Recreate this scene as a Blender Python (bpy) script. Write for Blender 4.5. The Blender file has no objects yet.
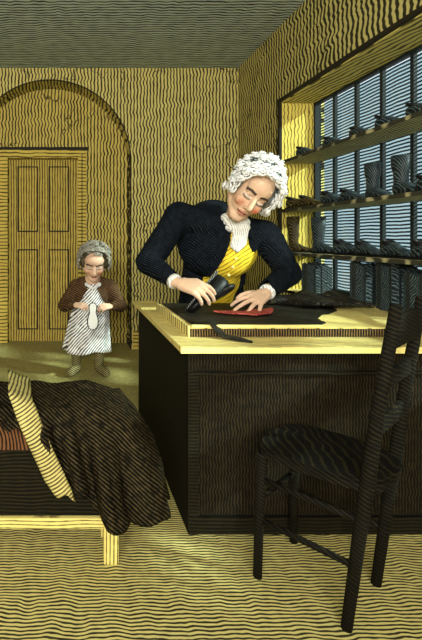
import bpy, bmesh, math, random
from mathutils import Vector, Matrix, noise
random.seed(7)
SC = bpy.context.scene
COL = SC.collection
PI = math.pi
EYE = 1.2
def V(*a): return Vector(a)

# ------------------------------------------------------------------ materials
def nd(nt, typ, **kw):
    n = nt.nodes.new(typ)
    for k, v in kw.items(): setattr(n, k, v)
    return n
def mth(nt, op, a, b=None, c=None):
    n = nd(nt, 'ShaderNodeMath', operation=op)
    for i, x in enumerate((a, b, c)):
        if x is None: continue
        if isinstance(x, (int, float)): n.inputs[i].default_value = x
        else: nt.links.new(x, n.inputs[i])
    return n.outputs[0]
def srgb(c):
    return tuple(((x/255)/12.92 if x/255 <= .04045 else ((x/255+.055)/1.055)**2.4) for x in c) + (1,)

def hatch(name, light, dark, axis=(1,0,0), pitch=.035, duty=.5, wob=.3, wscale=6.0, rough=.85,
          cracks=False, soft=.16, bump=0.0, vary=.12, wstretch=(1,1,1), spec=.2):
    """engraved surface: even ink lines across `axis`, wavering a little"""
    m = bpy.data.materials.new(name); m.use_nodes = True
    nt = m.node_tree; L = nt.links
    bs = nt.nodes['Principled BSDF']
    bs.inputs['Roughness'].default_value = rough
    bs.inputs['Specular IOR Level'].default_value = spec
    tc = nd(nt, 'ShaderNodeTexCoord')
    dot = nd(nt, 'ShaderNodeVectorMath', operation='DOT_PRODUCT')
    L.new(tc.outputs['Object'], dot.inputs[0]); dot.inputs[1].default_value = axis
    mp = nd(nt, 'ShaderNodeMapping'); mp.inputs['Scale'].default_value = wstretch
    L.new(tc.outputs['Object'], mp.inputs[0])
    nz = nd(nt, 'ShaderNodeTexNoise'); nz.inputs['Scale'].default_value = wscale; nz.inputs['Detail'].default_value = 1.5
    L.new(mp.outputs[0], nz.inputs['Vector'])
    w = mth(nt, 'MULTIPLY', mth(nt, 'SUBTRACT', nz.outputs[0], .5), wob*pitch*5)
    t = mth(nt, 'DIVIDE', mth(nt, 'ADD', dot.outputs['Value'], w), pitch)
    tri = mth(nt, 'PINGPONG', t, .5)            # 0..0.5
    tri = mth(nt, 'MULTIPLY', tri, 2)
    nz2 = nd(nt, 'ShaderNodeTexNoise'); nz2.inputs['Scale'].default_value = 1/(pitch*2.2); nz2.inputs['Detail'].default_value = 1
    L.new(tc.outputs['Object'], nz2.inputs['Vector'])
    d2 = mth(nt, 'ADD', mth(nt, 'MULTIPLY', mth(nt, 'SUBTRACT', nz2.outputs[0], .5), vary*4), duty)
    f = nd(nt, 'ShaderNodeMapRange', interpolation_type='SMOOTHSTEP')
    L.new(tri, f.inputs[0])
    L.new(mth(nt, 'SUBTRACT', d2, soft), f.inputs[1]); L.new(mth(nt, 'ADD', d2, soft), f.inputs[2])
    mix = nd(nt, 'ShaderNodeMix', data_type='RGBA')
    L.new(f.outputs[0], mix.inputs['Factor'])
    mix.inputs['A'].default_value = srgb(dark); mix.inputs['B'].default_value = srgb(light)
    out = mix.outputs['Result']
    if cracks:
        vo = nd(nt, 'ShaderNodeTexVoronoi', feature='DISTANCE_TO_EDGE'); vo.inputs['Scale'].default_value = 1.15
        n3 = nd(nt, 'ShaderNodeTexNoise'); n3.inputs['Scale'].default_value = 5; n3.inputs['Detail'].default_value = 4
        L.new(tc.outputs['Object'], n3.inputs['Vector'])
        va = nd(nt, 'ShaderNodeVectorMath', operation='MULTIPLY_ADD')
        L.new(n3.outputs['Color'], va.inputs[0]); va.inputs[1].default_value = (.45,.45,.45); L.new(tc.outputs['Object'], va.inputs[2])
        L.new(va.outputs[0], vo.inputs['Vector'])
        cf = nd(nt, 'ShaderNodeMapRange'); L.new(vo.outputs['Distance'], cf.inputs[0])
        cf.inputs[1].default_value = .002; cf.inputs[2].default_value = .010
        n4 = nd(nt, 'ShaderNodeTexNoise'); n4.inputs['Scale'].default_value = 2.1
        L.new(tc.outputs['Object'], n4.inputs['Vector'])
        gate = nd(nt, 'ShaderNodeMapRange'); L.new(n4.outputs[0], gate.inputs[0]); gate.inputs[1].default_value = .5; gate.inputs[2].default_value = .56
        inv = mth(nt, 'MAXIMUM', cf.outputs[0], mth(nt, 'SUBTRACT', 1.0, gate.outputs[0]))
        mx = nd(nt, 'ShaderNodeMix', data_type='RGBA'); L.new(inv, mx.inputs['Factor'])
        mx.inputs['A'].default_value = srgb(dark); L.new(out, mx.inputs['B']); out = mx.outputs['Result']
    L.new(out, bs.inputs['Base Color'])
    if bump:
        b = nd(nt, 'ShaderNodeBump'); b.inputs['Strength'].default_value = bump; b.inputs['Distance'].default_value = .004
        L.new(f.outputs[0], b.inputs['Height']); L.new(b.outputs[0], bs.inputs['Normal'])
    return m
def plain(name, col, rough=.7, var=.12, scale=30, spec=.3):
    m = bpy.data.materials.new(name); m.use_nodes = True
    nt = m.node_tree; bs = nt.nodes['Principled BSDF']
    bs.inputs['Roughness'].default_value = rough; bs.inputs['Specular IOR Level'].default_value = spec
    tc = nd(nt, 'ShaderNodeTexCoord'); nz = nd(nt, 'ShaderNodeTexNoise'); nz.inputs['Scale'].default_value = scale
    nt.links.new(tc.outputs['Object'], nz.inputs['Vector'])
    mix = nd(nt, 'ShaderNodeMix', data_type='RGBA'); nt.links.new(nz.outputs[0], mix.inputs['Factor'])
    a = [max(0, x*(1-var)) for x in col]; b = [min(255, x*(1+var)) for x in col]
    mix.inputs['A'].default_value = srgb(a); mix.inputs['B'].default_value = srgb(b)
    nt.links.new(mix.outputs['Result'], bs.inputs['Base Color'])
    return m
def attrmat(name, rough=.7):
    m = bpy.data.materials.new(name); m.use_nodes = True
    nt = m.node_tree; bs = nt.nodes['Principled BSDF']
    bs.inputs['Roughness'].default_value = rough; bs.inputs['Specular IOR Level'].default_value = .2
    a = nd(nt, 'ShaderNodeAttribute', attribute_name='Col')
    tc = nd(nt, 'ShaderNodeTexCoord'); nz = nd(nt, 'ShaderNodeTexNoise'); nz.inputs['Scale'].default_value = 160
    nt.links.new(tc.outputs['Object'], nz.inputs['Vector'])
    mr = nd(nt, 'ShaderNodeMapRange'); nt.links.new(nz.outputs[0], mr.inputs[0]); mr.inputs[3].default_value = .86; mr.inputs[4].default_value = 1.1
    mix = nd(nt, 'ShaderNodeVectorMath', operation='SCALE')
    nt.links.new(a.outputs['Color'], mix.inputs[0]); nt.links.new(mr.outputs[0], mix.inputs['Scale'])
    nt.links.new(mix.outputs[0], bs.inputs['Base Color'])
    return m

M = {}
M['wall_back'] = hatch('engraved_ochre_plaster', (222,206,126), (58,52,34), (1,0,0), .0355, .42, .30, 7, cracks=True, wstretch=(.5,1,2.2))
M['alcove'] = hatch('engraved_alcove_plaster', (216,194,104), (66,56,30), (1,0,0), .0375, .40, .30, 7, cracks=True, wstretch=(.5,1,2.2))
M['wall_side'] = hatch('engraved_side_plaster', (214,200,124), (54,50,32), (0,1,0), .05, .5, .4, 6, cracks=True, wstretch=(1,.5,2.2))
M['soffit'] = hatch('engraved_soffit', (226,208,120), (88,80,44), (1,0.15,0), .045, .36, .3, 6)
M['jamb'] = hatch('engraved_jamb', (240,216,104), (116,98,44), (1,0,0), .030, .30, .3, 8, wstretch=(1,1,2))
M['ceiling'] = hatch('engraved_blue_ceiling', (206,222,222), (52,62,68), (0,1,0), .042, .42, .3, 4, wstretch=(2.4,1,1))
M['floor'] = hatch('engraved_floor', (214,200,124), (50,46,28), (0,1,0.0), .0145, .46, .55, 7, wstretch=(1.6,.8,1))
M['door'] = hatch('engraved_door', (210,184,92), (84,70,34), (1,0,0), .030, .40, .12, 6)
M['trim'] = hatch('engraved_door_trim', (222,196,96), (86,72,32), (0,0,1), .04, .30, .2, 6)
M['darkline'] = plain('dark_line_wood', (38,32,18))
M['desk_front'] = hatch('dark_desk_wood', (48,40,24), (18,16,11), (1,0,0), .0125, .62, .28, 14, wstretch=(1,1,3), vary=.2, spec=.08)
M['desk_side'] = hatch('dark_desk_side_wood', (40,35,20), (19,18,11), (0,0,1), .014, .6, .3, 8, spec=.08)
M['desk_top'] = hatch('pale_desk_top', (248,226,140), (120,104,56), (0,1,0), .024, .28, .35, 6, wstretch=(2,1,1))  # top hatched far paler than the front and side panels
M['desk_edge'] = plain('pale_desk_edge', (250,228,140), var=.05)
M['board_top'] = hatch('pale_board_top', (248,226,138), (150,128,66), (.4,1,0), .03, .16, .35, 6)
M['board_front'] = hatch('board_front_dark_hatch', (128,104,60), (24,19,12), (1,0,0), .0115, .66, .15, 8)  # front face hatched darker than the board's top and left side
M['board_side'] = hatch('board_side_lit_hatch', (246,228,150), (96,84,46), (0,1,0.1), .042, .34, .2, 8)  # lit left face of the board, its brightness put into the colour
M['leather_black'] = hatch('black_leather', (70,64,44), (18,17,13), (.5,.9,.2), .013, .84, .8, 22, rough=.6, vary=.2)
M['leather_red'] = hatch('red_leather', (206,96,84), (128,36,34), (.3,1,.3), .012, .36, .5, 20, rough=.6)
M['coat'] = hatch('blue_black_coat', (44,52,58), (12,14,20), (.7,.2,.7), .011, .80, .6, 14, rough=.9, vary=.15, spec=.05)
M['vest'] = hatch('yellow_vest', (252,220,60), (150,116,26), (.55,.1,-.8), .022, .22, .3, 9)
M['linen'] = hatch('white_linen', (252,250,244), (150,154,158), (1,.2,.25), .012, .20, .5, 14)
M['apron'] = hatch('grey_white_apron', (252,250,248), (70,68,66), (.75,.1,-.66), .019, .40, .3, 7, vary=.2)
M['brown_coat'] = hatch('brown_jacket', (112,82,50), (38,25,16), (.45,.2,.9), .017, .55, .4, 9, vary=.2)
M['boot_olive'] = hatch('olive_stocking', (160,150,100), (60,55,34), (.5,.2,.8), .014, .5, .4, 9)
M['breeches'] = plain('dark_breeches', (36,33,28))
M['hair_white'] = plain('white_hair', (240,240,236), var=.12, scale=60)
M['hair_under'] = plain('grey_hair_roots', (92,92,90), var=.5, scale=70)
M['hair_grey'] = plain('grey_hair', (128,124,112), var=.55, scale=45)
M['hair_brown'] = plain('grey_brown_hair', (74,66,46), var=.3)
M['skin'] = attrmat('skin')
M['cloth_dark'] = hatch('dark_hatched_cloth', (74,62,40), (17,16,11), (.60,.3,.70), .0105, .72, .5, 7, vary=.25, spec=.05)  # engraver's shading lines put into the colour, not woven stripes
M['cloth_light'] = hatch('pale_cloth_lining', (206,192,120), (84,74,42), (.5,.0,-.8), .011, .44, .2, 7)
M['bench_wood'] = hatch('bench_wood', (236,218,128), (112,96,48), (1,0,.0), .014, .28, .2, 6, wstretch=(1,1,.2))
M['bench_top'] = hatch('reddish_bench_wood', (120,78,44), (32,24,14), (1,0,.2), .013, .5, .6, 8)
M['bench_rail'] = hatch('bench_rail_wood', (236,218,128), (112,96,48), (0,0,1), .013, .28, .2, 6)
M['chair'] = hatch('black_chair_wood', (40,35,21), (14,13,9), (.3,.2,.9), .012, .74, .4, 9, spec=.1)
M['shelf'] = hatch('shelf_wood', (196,186,140), (60,58,44), (1,0,0), .03, .42, .3, 6)
M['mullion'] = plain('dark_blue_window_wood', (30,38,40))
M['shoe_dark'] = hatch('dark_blue_leather', (92,106,108), (20,28,32), (.3,.9,.5), .0105, .72, .5, 20, rough=.5)
M['shoe_brown'] = hatch('dark_brown_leather', (104,90,50), (28,24,14), (.3,.9,.5), .0105, .6, .5, 20, rough=.5)
M['shoe_black'] = plain('black_leather_shoe', (14,14,13), rough=.5)
M['white'] = plain('white_leather', (250,248,240), var=.03)
M['sole'] = hatch('hatched_sole', (150,150,146), (18,18,16), (.7,.3,-.6), .0095, .70, .1, 9)

def glassmat():
    m = bpy.data.materials.new('old_blue_window_glass'); m.use_nodes = True
    nt = m.node_tree; L = nt.links
    for n in list(nt.nodes): nt.nodes.remove(n)
    out = nd(nt, 'ShaderNodeOutputMaterial')
    tr = nd(nt, 'ShaderNodeBsdfTransparent'); gl = nd(nt, 'ShaderNodeBsdfGlossy'); gl.inputs['Roughness'].default_value = .15
    df = nd(nt, 'ShaderNodeBsdfTranslucent')
    tc = nd(nt, 'ShaderNodeTexCoord'); sp = nd(nt, 'ShaderNodeSeparateXYZ'); L.new(tc.outputs['Object'], sp.inputs[0])
    nz = nd(nt, 'ShaderNodeTexNoise'); nz.inputs['Scale'].default_value = 7; L.new(tc.outputs['Object'], nz.inputs['Vector'])
    t = mth(nt, 'DIVIDE', mth(nt, 'ADD', sp.outputs['Z'], mth(nt, 'MULTIPLY', nz.outputs[0], .014)), .0235)
    tri = mth(nt, 'MULTIPLY', mth(nt, 'PINGPONG', t, .5), 2)
    f = nd(nt, 'ShaderNodeMapRange', interpolation_type='SMOOTHSTEP'); L.new(tri, f.inputs[0]); f.inputs[1].default_value = .3; f.inputs[2].default_value = .62
    mix = nd(nt, 'ShaderNodeMix', data_type='RGBA'); L.new(f.outputs[0], mix.inputs['Factor'])
    mix.inputs['A'].default_value = srgb((78,90,94)); mix.inputs['B'].default_value = srgb((204,216,216))
    L.new(mix.outputs['Result'], tr.inputs[0]); L.new(mix.outputs['Result'], df.inputs[0])
    m1 = nd(nt, 'ShaderNodeMixShader'); m1.inputs[0].default_value = .06; L.new(tr.outputs[0], m1.inputs[1]); L.new(gl.outputs[0], m1.inputs[2])
    L.new(m1.outputs[0], out.inputs[0])
    return m
M['glass'] = glassmat()

# ------------------------------------------------------------------ mesh helpers
def link(name, me, mat, parent=None):
    o = bpy.data.objects.new(name, me); COL.objects.link(o)
    if mat is not None and not me.materials: me.materials.append(M[mat] if isinstance(mat, str) else mat)
    if parent is not None: o.parent = parent
    return o
def tomesh(bm, name, smooth=False):
    bmesh.ops.recalc_face_normals(bm, faces=bm.faces[:])
    me = bpy.data.meshes.new(name); bm.to_mesh(me); bm.free()
    if smooth: me.polygons.foreach_set('use_smooth', [True]*len(me.polygons))
    return me
def obj(name, bm, mat, parent=None, smooth=False): return link(name, tomesh(bm, name, smooth), mat, parent)
def tag(o, label, cat, group=None):
    o['label'] = label; o['category'] = cat
    if group: o['group'] = group
    return o
def thing(name, label, cat, loc=(0,0,0), rz=0, group=None):
    o = bpy.data.objects.new(name, None); COL.objects.link(o)
    o.location = loc; o.rotation_euler = (0,0,rz); o.empty_display_size = .1
    return tag(o, label, cat, group)
def struct(name, bm, mat, parent=None, smooth=False):
    o = obj(name, bm, mat, parent, smooth)
    if parent is None: o['kind'] = 'structure'
    return o
def box(bm, x0, x1, y0, y1, z0, z1, bev=0.0, mat=None):
    r = bmesh.ops.create_cube(bm, size=1)
    vs = r['verts']
    for v in vs:
        v.co = V(x0+(v.co.x+.5)*(x1-x0), y0+(v.co.y+.5)*(y1-y0), z0+(v.co.z+.5)*(z1-z0))
    if bev:
        es = list({e for v in vs for e in v.link_edges})
        r2 = bmesh.ops.bevel(bm, geom=es, offset=bev, segments=2, affect='EDGES', profile=.6)
        vs = list({v for f in r2['faces'] for v in f.verts})
    if mat is not None:
        bmesh.ops.transform(bm, matrix=mat, verts=vs)
    return vs
def prism(bm, pts, axis, a0, a1):
    """extrude a closed 2D outline: axis 'y' -> pts are (x,z); axis 'z' -> (x,y); axis 'x' -> (y,z)"""
    def P(p, a):
        return {'y': V(p[0], a, p[1]), 'z': V(p[0], p[1], a), 'x': V(a, p[0], p[1])}[axis]
    A = [bm.verts.new(P(p, a0)) for p in pts]; B = [bm.verts.new(P(p, a1)) for p in pts]
    bm.faces.new(A); bm.faces.new(B[::-1])
    n = len(pts)
    for i in range(n):
        j = (i+1) % n
        bm.faces.new((A[i], A[j], B[j], B[i]))
def frame_of(d):
    d = d.normalized(); up = V(0,0,1) if abs(d.z) < .9 else V(0,1,0)
    a = d.cross(up).normalized(); b = a.cross(d).normalized()
    return a, b
def tube(bm, pts, rad, n=10, flat=1.0, cap=True):
    pts = [Vector(p) for p in pts]
    if not hasattr(rad, '__len__'): rad = [rad]*len(pts)
    rings = []
    a, b = frame_of(pts[1]-pts[0])
    for i, p in enumerate(pts):
        d = (pts[min(i+1, len(pts)-1)]-pts[max(i-1, 0)]).normalized()
        a = (a - d*a.dot(d)).normalized(); b = d.cross(a)
        rings.append([bm.verts.new(p + a*math.cos(2*PI*k/n)*rad[i] + b*math.sin(2*PI*k/n)*rad[i]*flat) for k in range(n)])
    for r, s in zip(rings, rings[1:]):
        for k in range(n): bm.faces.new((r[k], r[(k+1) % n], s[(k+1) % n], s[k]))
    if cap: bm.faces.new(rings[0][::-1]); bm.faces.new(rings[-1])
def ell(bm, c, r, rot=None, sub=2):
    res = bmesh.ops.create_icosphere(bm, subdivisions=sub, radius=1)
    m = Matrix.Translation(Vector(c)) @ (rot.to_4x4() if rot else Matrix.Identity(4)) @ Matrix.Diagonal((*r, 1))
    bmesh.ops.transform(bm, matrix=m, verts=res['verts'])
def caps(bm, a, b, ra, rb=None, n=16, k=8):
    """tapered capsule"""
    if rb is None: rb = ra
    a = Vector(a); b = Vector(b); d = b-a; L = d.length
    if L < 1e-5: ell(bm, a, (ra,)*3); return
    d /= L; u, w = frame_of(d)
    prof = []
    for i in range(1, k): t = -PI/2 + (PI/2)*i/k; prof.append((math.sin(t)*ra, math.cos(t)*ra))
    prof.append((0, ra)); prof.append((L, rb))
    for i in range(1, k): t = (PI/2)*i/k; prof.append((L+math.sin(t)*rb, math.cos(t)*rb))
    s = bm.verts.new(a-d*ra); e = bm.verts.new(b+d*rb)
    rings = [[bm.verts.new(a+d*h+(u*math.cos(2*PI*j/n)+w*math.sin(2*PI*j/n))*r) for j in range(n)] for h, r in prof]
    for j in range(n): bm.faces.new((s, rings[0][(j+1) % n], rings[0][j])); bm.faces.new((e, rings[-1][j], rings[-1][(j+1) % n]))
    for r, q in zip(rings, rings[1:]):
        for j in range(n): bm.faces.new((r[j], r[(j+1) % n], q[(j+1) % n], q[j]))
def path(bm, pts, rads):
    for i in range(len(pts)-1): caps(bm, pts[i], pts[i+1], rads[i], rads[i+1])
def melt(bm, voxel, smooth=4, fac=.5):
    """fuse overlapping volumes into one continuous skin; returns a mesh"""
    me = tomesh(bm, 'tmp')
    o = bpy.data.objects.new('tmp', me); COL.objects.link(o)
    r = o.modifiers.new('r', 'REMESH'); r.mode = 'VOXEL'; r.voxel_size = voxel; r.use_smooth_shade = True
    s = o.modifiers.new('s', 'SMOOTH'); s.factor = fac; s.iterations = smooth
    dg = bpy.context.evaluated_depsgraph_get(); dg.update()
    out = bpy.data.meshes.new_from_object(o.evaluated_get(dg))
    bpy.data.objects.remove(o); bpy.data.meshes.remove(me)
    out.polygons.foreach_set('use_smooth', [True]*len(out.polygons))
    return out
def solid(me, name, mat, thick, parent, keep=None, push=None):
    """cut faces away from a melted skin and give the rest a thickness"""
    bm = bmesh.new(); bm.from_mesh(me); bpy.data.meshes.remove(me)
    if keep:
        bmesh.ops.delete(bm, geom=[f for f in bm.faces if not keep(f.calc_center_median(), f.normal)], context='FACES')
    if push:
        for v in bm.verts: v.co = push(v.co)
    me2 = bpy.data.meshes.new(name); bm.to_mesh(me2); bm.free()
    me2.polygons.foreach_set('use_smooth', [True]*len(me2.polygons))
    o = link(name, me2, mat, parent)
    if thick:
        s = o.modifiers.new('t', 'SOLIDIFY'); s.thickness = thick; s.offset = -1
    return o

# ------------------------------------------------------------------ room shell
XL, XR, YB, ZC = -2.4, 1.83, 4.84, 3.03
XW = 2.11                      # window plane
BY0, BY1, BZ0, BZ1 = .7, 3.88, .764, 2.37
Y0 = -2.6

bm = bmesh.new(); box(bm, XL-.2, XW+.5, Y0, 5.6, -.1, 0); struct('floor', bm, 'floor')
bm = bmesh.new(); box(bm, XL-.2, XW+.5, Y0, 5.6, ZC, ZC+.1); struct('ceiling', bm, 'ceiling')
bm = bmesh.new(); box(bm, XL-.15, XL, Y0, 5.6, 0, ZC); struct('wall_left', bm, 'wall_side')
bm = bmesh.new(); box(bm, XL-.15, XW+.1, Y0-.15, Y0, 0, ZC); struct('wall_front_sky_block', bm, 'wall_side')  # unseen wall behind the camera, added to cut the sky light
# back wall with arched alcove
ax, ar, asz = -.194, .87, 2.03
arch = [(ax+ar*math.cos(PI-PI*i/40), asz+ar*math.sin(PI-PI*i/40)) for i in range(41)]
pts = [(XL, 0), (ax-ar, 0)] + arch + [(ax+ar, 0), (XR, 0), (XR, ZC), (XL, ZC)]
bm = bmesh.new(); prism(bm, pts, 'y', YB, YB+.3); struct('wall_back', bm, 'wall_back')
# arch edge trim: thin ink-dark bead
bm = bmesh.new()
tube(bm, [(ax-ar, YB-.002, 0)] + [(x, YB-.002, z) for x, z in arch] + [(ax+ar, YB-.002, 0)], .007, 6)
struct('trim_1', bm, 'darkline')
# alcove back with the door opening
DX0, DX1, DZ = -.686, .114, 2.11
bm = bmesh.new()
prism(bm, [(ax-ar-.1, 0), (DX0, 0), (DX0, DZ), (DX1, DZ), (DX1, 0), (ax+ar+.1, 0), (ax+ar+.1, ZC), (ax-ar-.1, ZC)], 'y', YB+.3, YB+.42)
struct('wall_alcove', bm, 'alcove')
d = bpy.data.objects.new('door_1', None); COL.objects.link(d); d['kind'] = 'structure'
yd = YB+.38
bm = bmesh.new()
T = .09
prism(bm, [(DX0-T, 0), (DX0-T, DZ+T), (DX1+T, DZ+T), (DX1+T, 0), (DX1, 0), (DX1, DZ), (DX0, DZ), (DX0, 0)], 'y', YB+.265, YB+.30)
obj('door_frame', bm, 'trim', d)
bm = bmesh.new()
prism(bm, [(DX0-T-.02, DZ+T), (DX0-T-.02, DZ+T+.03), (DX1+T+.02, DZ+T+.03), (DX1+T+.02, DZ+T)], 'y', YB+.25, YB+.30)
prism(bm, [(DX1+T*.45, 0), (DX1+T*.45, DZ+T*.5), (DX1+T*.55, DZ+T*.5), (DX1+T*.55, 0)], 'y', YB+.262, YB+.266)
obj('door_cap', bm, 'darkline', d)
bm = bmesh.new(); box(bm, DX0, DX1, yd, yd+.04, .005, DZ); obj('door_leaf', bm, 'door', d)
for (px0, px1) in ((DX0+.10, DX0+.34), (DX1-.34, DX1-.10)):
    for (z0, z1) in ((1.27, 2.03), (.14, 1.07)):
        bm = bmesh.new()
        prism(bm, [(px0, z0), (px0, z1), (px1, z1), (px1, z0)], 'y', yd-.006, yd)
        q = obj('door_moulding', bm, 'darkline', d)
        bm = bmesh.new(); box(bm, px0+.014, px1-.014, yd-.014, yd-.004, z0+.014, z1-.014, .004)
        obj('door_panel', bm, 'door', q)
# baseboard
bm = bmesh.new(); box(bm, ax+ar+.02, XR, YB-.025, YB, 0, .15); box(bm, ax+ar+.02, XR, YB-.04, YB, .15, .205, .006)
struct('baseboard_back', bm, 'trim')
# right wall with window bay
pts = [(Y0, 0), (YB+.3, 0), (YB+.3, ZC), (Y0, ZC)]
bm = bmesh.new()
box(bm, XR, XW+.1, Y0, YB+.3, 0, BZ0)          # below
box(bm, XR, XW+.1, Y0, YB+.3, BZ1, ZC)         # above
box(bm, XR, XW+.1, BY1, YB+.3, BZ0, BZ1)       # far pier
box(bm, XR, XW+.1, Y0, BY0, BZ0, BZ1)          # near pier
struct('wall_right', bm, 'wall_side')
bm = bmesh.new(); box(bm, XR+.004, XW, BY1-.012, BY1, BZ0, BZ1-.012); struct('trim_2', bm, 'jamb')
bm = bmesh.new(); box(bm, XR+.004, XW, BY0, BY1, BZ1-.012, BZ1); struct('trim_3', bm, 'soffit')
bm = bmesh.new(); box(bm, XR-.016, XR+.006, BY1-.02, BY1+.018, BZ0, BZ1+.03); box(bm, XR-.02, XR+.006, BY0, BY1+.018, BZ1-.004, BZ1+.022)
struct('trim_4', bm, 'darkline')
bm = bmesh.new(); box(bm, XR, XW+.02, BY0, BY1, BZ0-.02, BZ0+.001); struct('trim_5', bm, 'desk_top')
# window
w = bpy.data.objects.new('window_1', None); COL.objects.link(w); w['kind'] = 'structure'
bm = bmesh.new()
box(bm, XW, XW+.05, BY0, BY1, BZ0, BZ0+.03); box(bm, XW, XW+.05, BY0, BY1, BZ1-.03, BZ1-.012)
box(bm, XW, XW+.05, BY1-.04, BY1-.012, BZ0, BZ1-.012); box(bm, XW, XW+.05, BY0, BY0+.04, BZ0, BZ1-.012)
obj('window_frame', bm, 'mullion', w)
my = 3.59
ys = []
while my > BY0+.15: ys.append(my); my -= .272
for y in ys:
    bm = bmesh.new(); box(bm, XW+.008, XW+.035, y-.014, y+.014, BZ0+.03, BZ1-.03, .004); obj('mullion', bm, 'mullion', w)
bm = bmesh.new(); box(bm, XW+.036, XW+.040, BY0+.02, BY1-.02, BZ0+.02, BZ1-.04); obj('window_glass', bm, 'glass', w)

# shelves
SHZ = [1.86, 1.445, 1.08]
for z, lab in zip(SHZ, ('uppermost long shelf across the window bay, just below the sloping soffit line', 'middle long shelf across the window bay, with tall boots at its near end',
                        'lowest long shelf across the window bay, just above the workbench level')):
    t = thing('wall_shelf', lab, 'shelf', (XR, 0, z), 0, 'shelves in the window bay')
    bm = bmesh.new(); box(bm, .012, XW-XR-.014, BY0+.01, BY1-.014, -.022, 0); obj('shelf_board', bm, 'shelf', t)
    bm = bmesh.new(); box(bm, 0, .012, BY0+.01, BY1-.014, -.023, .002, .003); obj('shelf_lip', bm, 'shelf', t)

# ------------------------------------------------------------------ desk
DT = .764; DXL = .452; DY0, DY1 = 1.80, 3.125
NX0, NX1, NY = .60, 1.30, 2.76       # notch the shoemaker stands in
desk = thing('workbench', 'large dark-fronted shoemaker workbench with pale top against the window wall', 'workbench', (0,0,0))
bm = bmesh.new()
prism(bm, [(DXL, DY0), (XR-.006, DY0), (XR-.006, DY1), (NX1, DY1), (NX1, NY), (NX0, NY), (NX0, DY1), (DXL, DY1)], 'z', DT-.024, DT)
dt = obj('bench_top', bm, 'desk_top', desk); dt['label'] = 'pale yellow bench top'
bm = bmesh.new(); box(bm, DXL-.002, XR-.006, DY0-.006, DY0-.0005, DT-.025, DT-.001, .001); obj('top_edge', bm, 'desk_edge', desk)
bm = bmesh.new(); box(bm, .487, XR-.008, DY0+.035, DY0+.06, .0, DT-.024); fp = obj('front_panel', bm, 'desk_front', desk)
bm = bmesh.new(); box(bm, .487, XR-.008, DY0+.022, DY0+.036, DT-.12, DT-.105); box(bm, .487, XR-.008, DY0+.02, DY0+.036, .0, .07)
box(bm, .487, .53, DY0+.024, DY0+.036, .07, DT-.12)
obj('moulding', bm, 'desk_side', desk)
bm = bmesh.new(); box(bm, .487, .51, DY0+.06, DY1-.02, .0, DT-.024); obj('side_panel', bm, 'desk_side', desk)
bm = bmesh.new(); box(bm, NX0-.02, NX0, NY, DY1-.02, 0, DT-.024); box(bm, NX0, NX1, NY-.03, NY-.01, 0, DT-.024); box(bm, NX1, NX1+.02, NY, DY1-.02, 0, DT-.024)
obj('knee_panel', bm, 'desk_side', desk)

# cutting board on the desk
BT = .804
cb = thing('cutting_board', 'thick pale cutting board lying on the workbench, dark hatched front edge', 'board', (0,0,DT))
bp = [(.537, 1.985), (1.405, 1.985), (1.64, 2.60), (1.44, 2.70), (.537, 2.70)]
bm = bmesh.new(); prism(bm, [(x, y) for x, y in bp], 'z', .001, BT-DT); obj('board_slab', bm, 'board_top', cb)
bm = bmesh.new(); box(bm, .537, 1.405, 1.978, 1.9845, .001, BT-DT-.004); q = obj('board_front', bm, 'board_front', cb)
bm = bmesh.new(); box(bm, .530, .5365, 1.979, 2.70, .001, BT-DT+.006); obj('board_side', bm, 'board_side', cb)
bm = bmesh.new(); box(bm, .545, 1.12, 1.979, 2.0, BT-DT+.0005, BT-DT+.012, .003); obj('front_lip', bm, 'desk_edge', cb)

# black leather sheet on the board (sagging over the edge at the right)
def sheet(name, outline, z0, thick, mat, label, cat, amp=.006, seed=1, zf=None):
    bm = bmesh.new()
    vs = [bm.verts.new((x, y, 0)) for x, y in outline]; f = bm.faces.new(vs)
    bmesh.ops.triangulate(bm, faces=[f]); 
    for _ in range(4): bmesh.ops.subdivide_edges(bm, edges=[e for e in bm.edges if e.calc_length() > .035], cuts=1, use_grid_fill=False); bmesh.ops.triangulate(bm, faces=bm.faces[:])
    for v in bm.verts:
        h = max(0, noise.noise(V(v.co.x*9+seed, v.co.y*9, seed)))*amp*2
        v.co.z = (zf(v.co.x, v.co.y) if zf else z0) + h + .001
    r = bmesh.ops.extrude_face_region(bm, geom=bm.faces[:])
    for g in r['geom']:
        if isinstance(g, bmesh.types.BMVert): g.co.z += thick
    o = obj(name, bm, mat, smooth=False)
    return tag(o, label, cat)
sheet('leather_sheet', [(.56,2.03),(.62,2.02),(1.12,2.02),(1.18,2.06),(1.22,2.20),(1.30,2.30),(1.36,2.34),(1.46,2.44),(1.50,2.56),(1.52,2.62),(1.30,2.69),(.56,2.69)], BT, .004, 'leather_black',
      'large black leather sheet spread over the cutting board under the red piece', 'leather', amp=.004)
# folded leather heap at the right end
bm = bmesh.new()
for i in range(7):
    x = 1.30+i*.045; caps(bm, (x, 2.62-.01*i, .02+.012*(i % 3)), (x+.09, 2.47-.008*i+.02*(i % 2), .022), .028+.008*(i % 3), .016, 8, 4)
caps(bm, (1.16, 2.64, .02), (1.62, 2.60, .03), .030, .035, 10, 4)
me = melt(bm, .006, 3)
o = link('leather_scrap_heap', me, 'leather_black'); o.location = (-.03, -.01, BT+.012)
tag(o, 'crumpled heap of black leather offcuts at the right end of the cutting board', 'leather')
# leather strip trailing over the front of the board
bm = bmesh.new()
path_pts = [(.555,2.09,BT+.012),(.60,2.04,BT+.012),(.64,1.995,BT+.022),(.655,1.965,BT-.008),(.675,1.945,DT+.012),(.72,1.91,DT+.008),(.76,1.86,DT+.006)]
tube(bm, path_pts, [.018,.026,.028,.028,.028,.030,.012], 10, .22)
o = obj('leather_strip', bm, 'leather_black', smooth=True); tag(o, 'curved dark leather strip trailing off the front left of the cutting board', 'leather')
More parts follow.
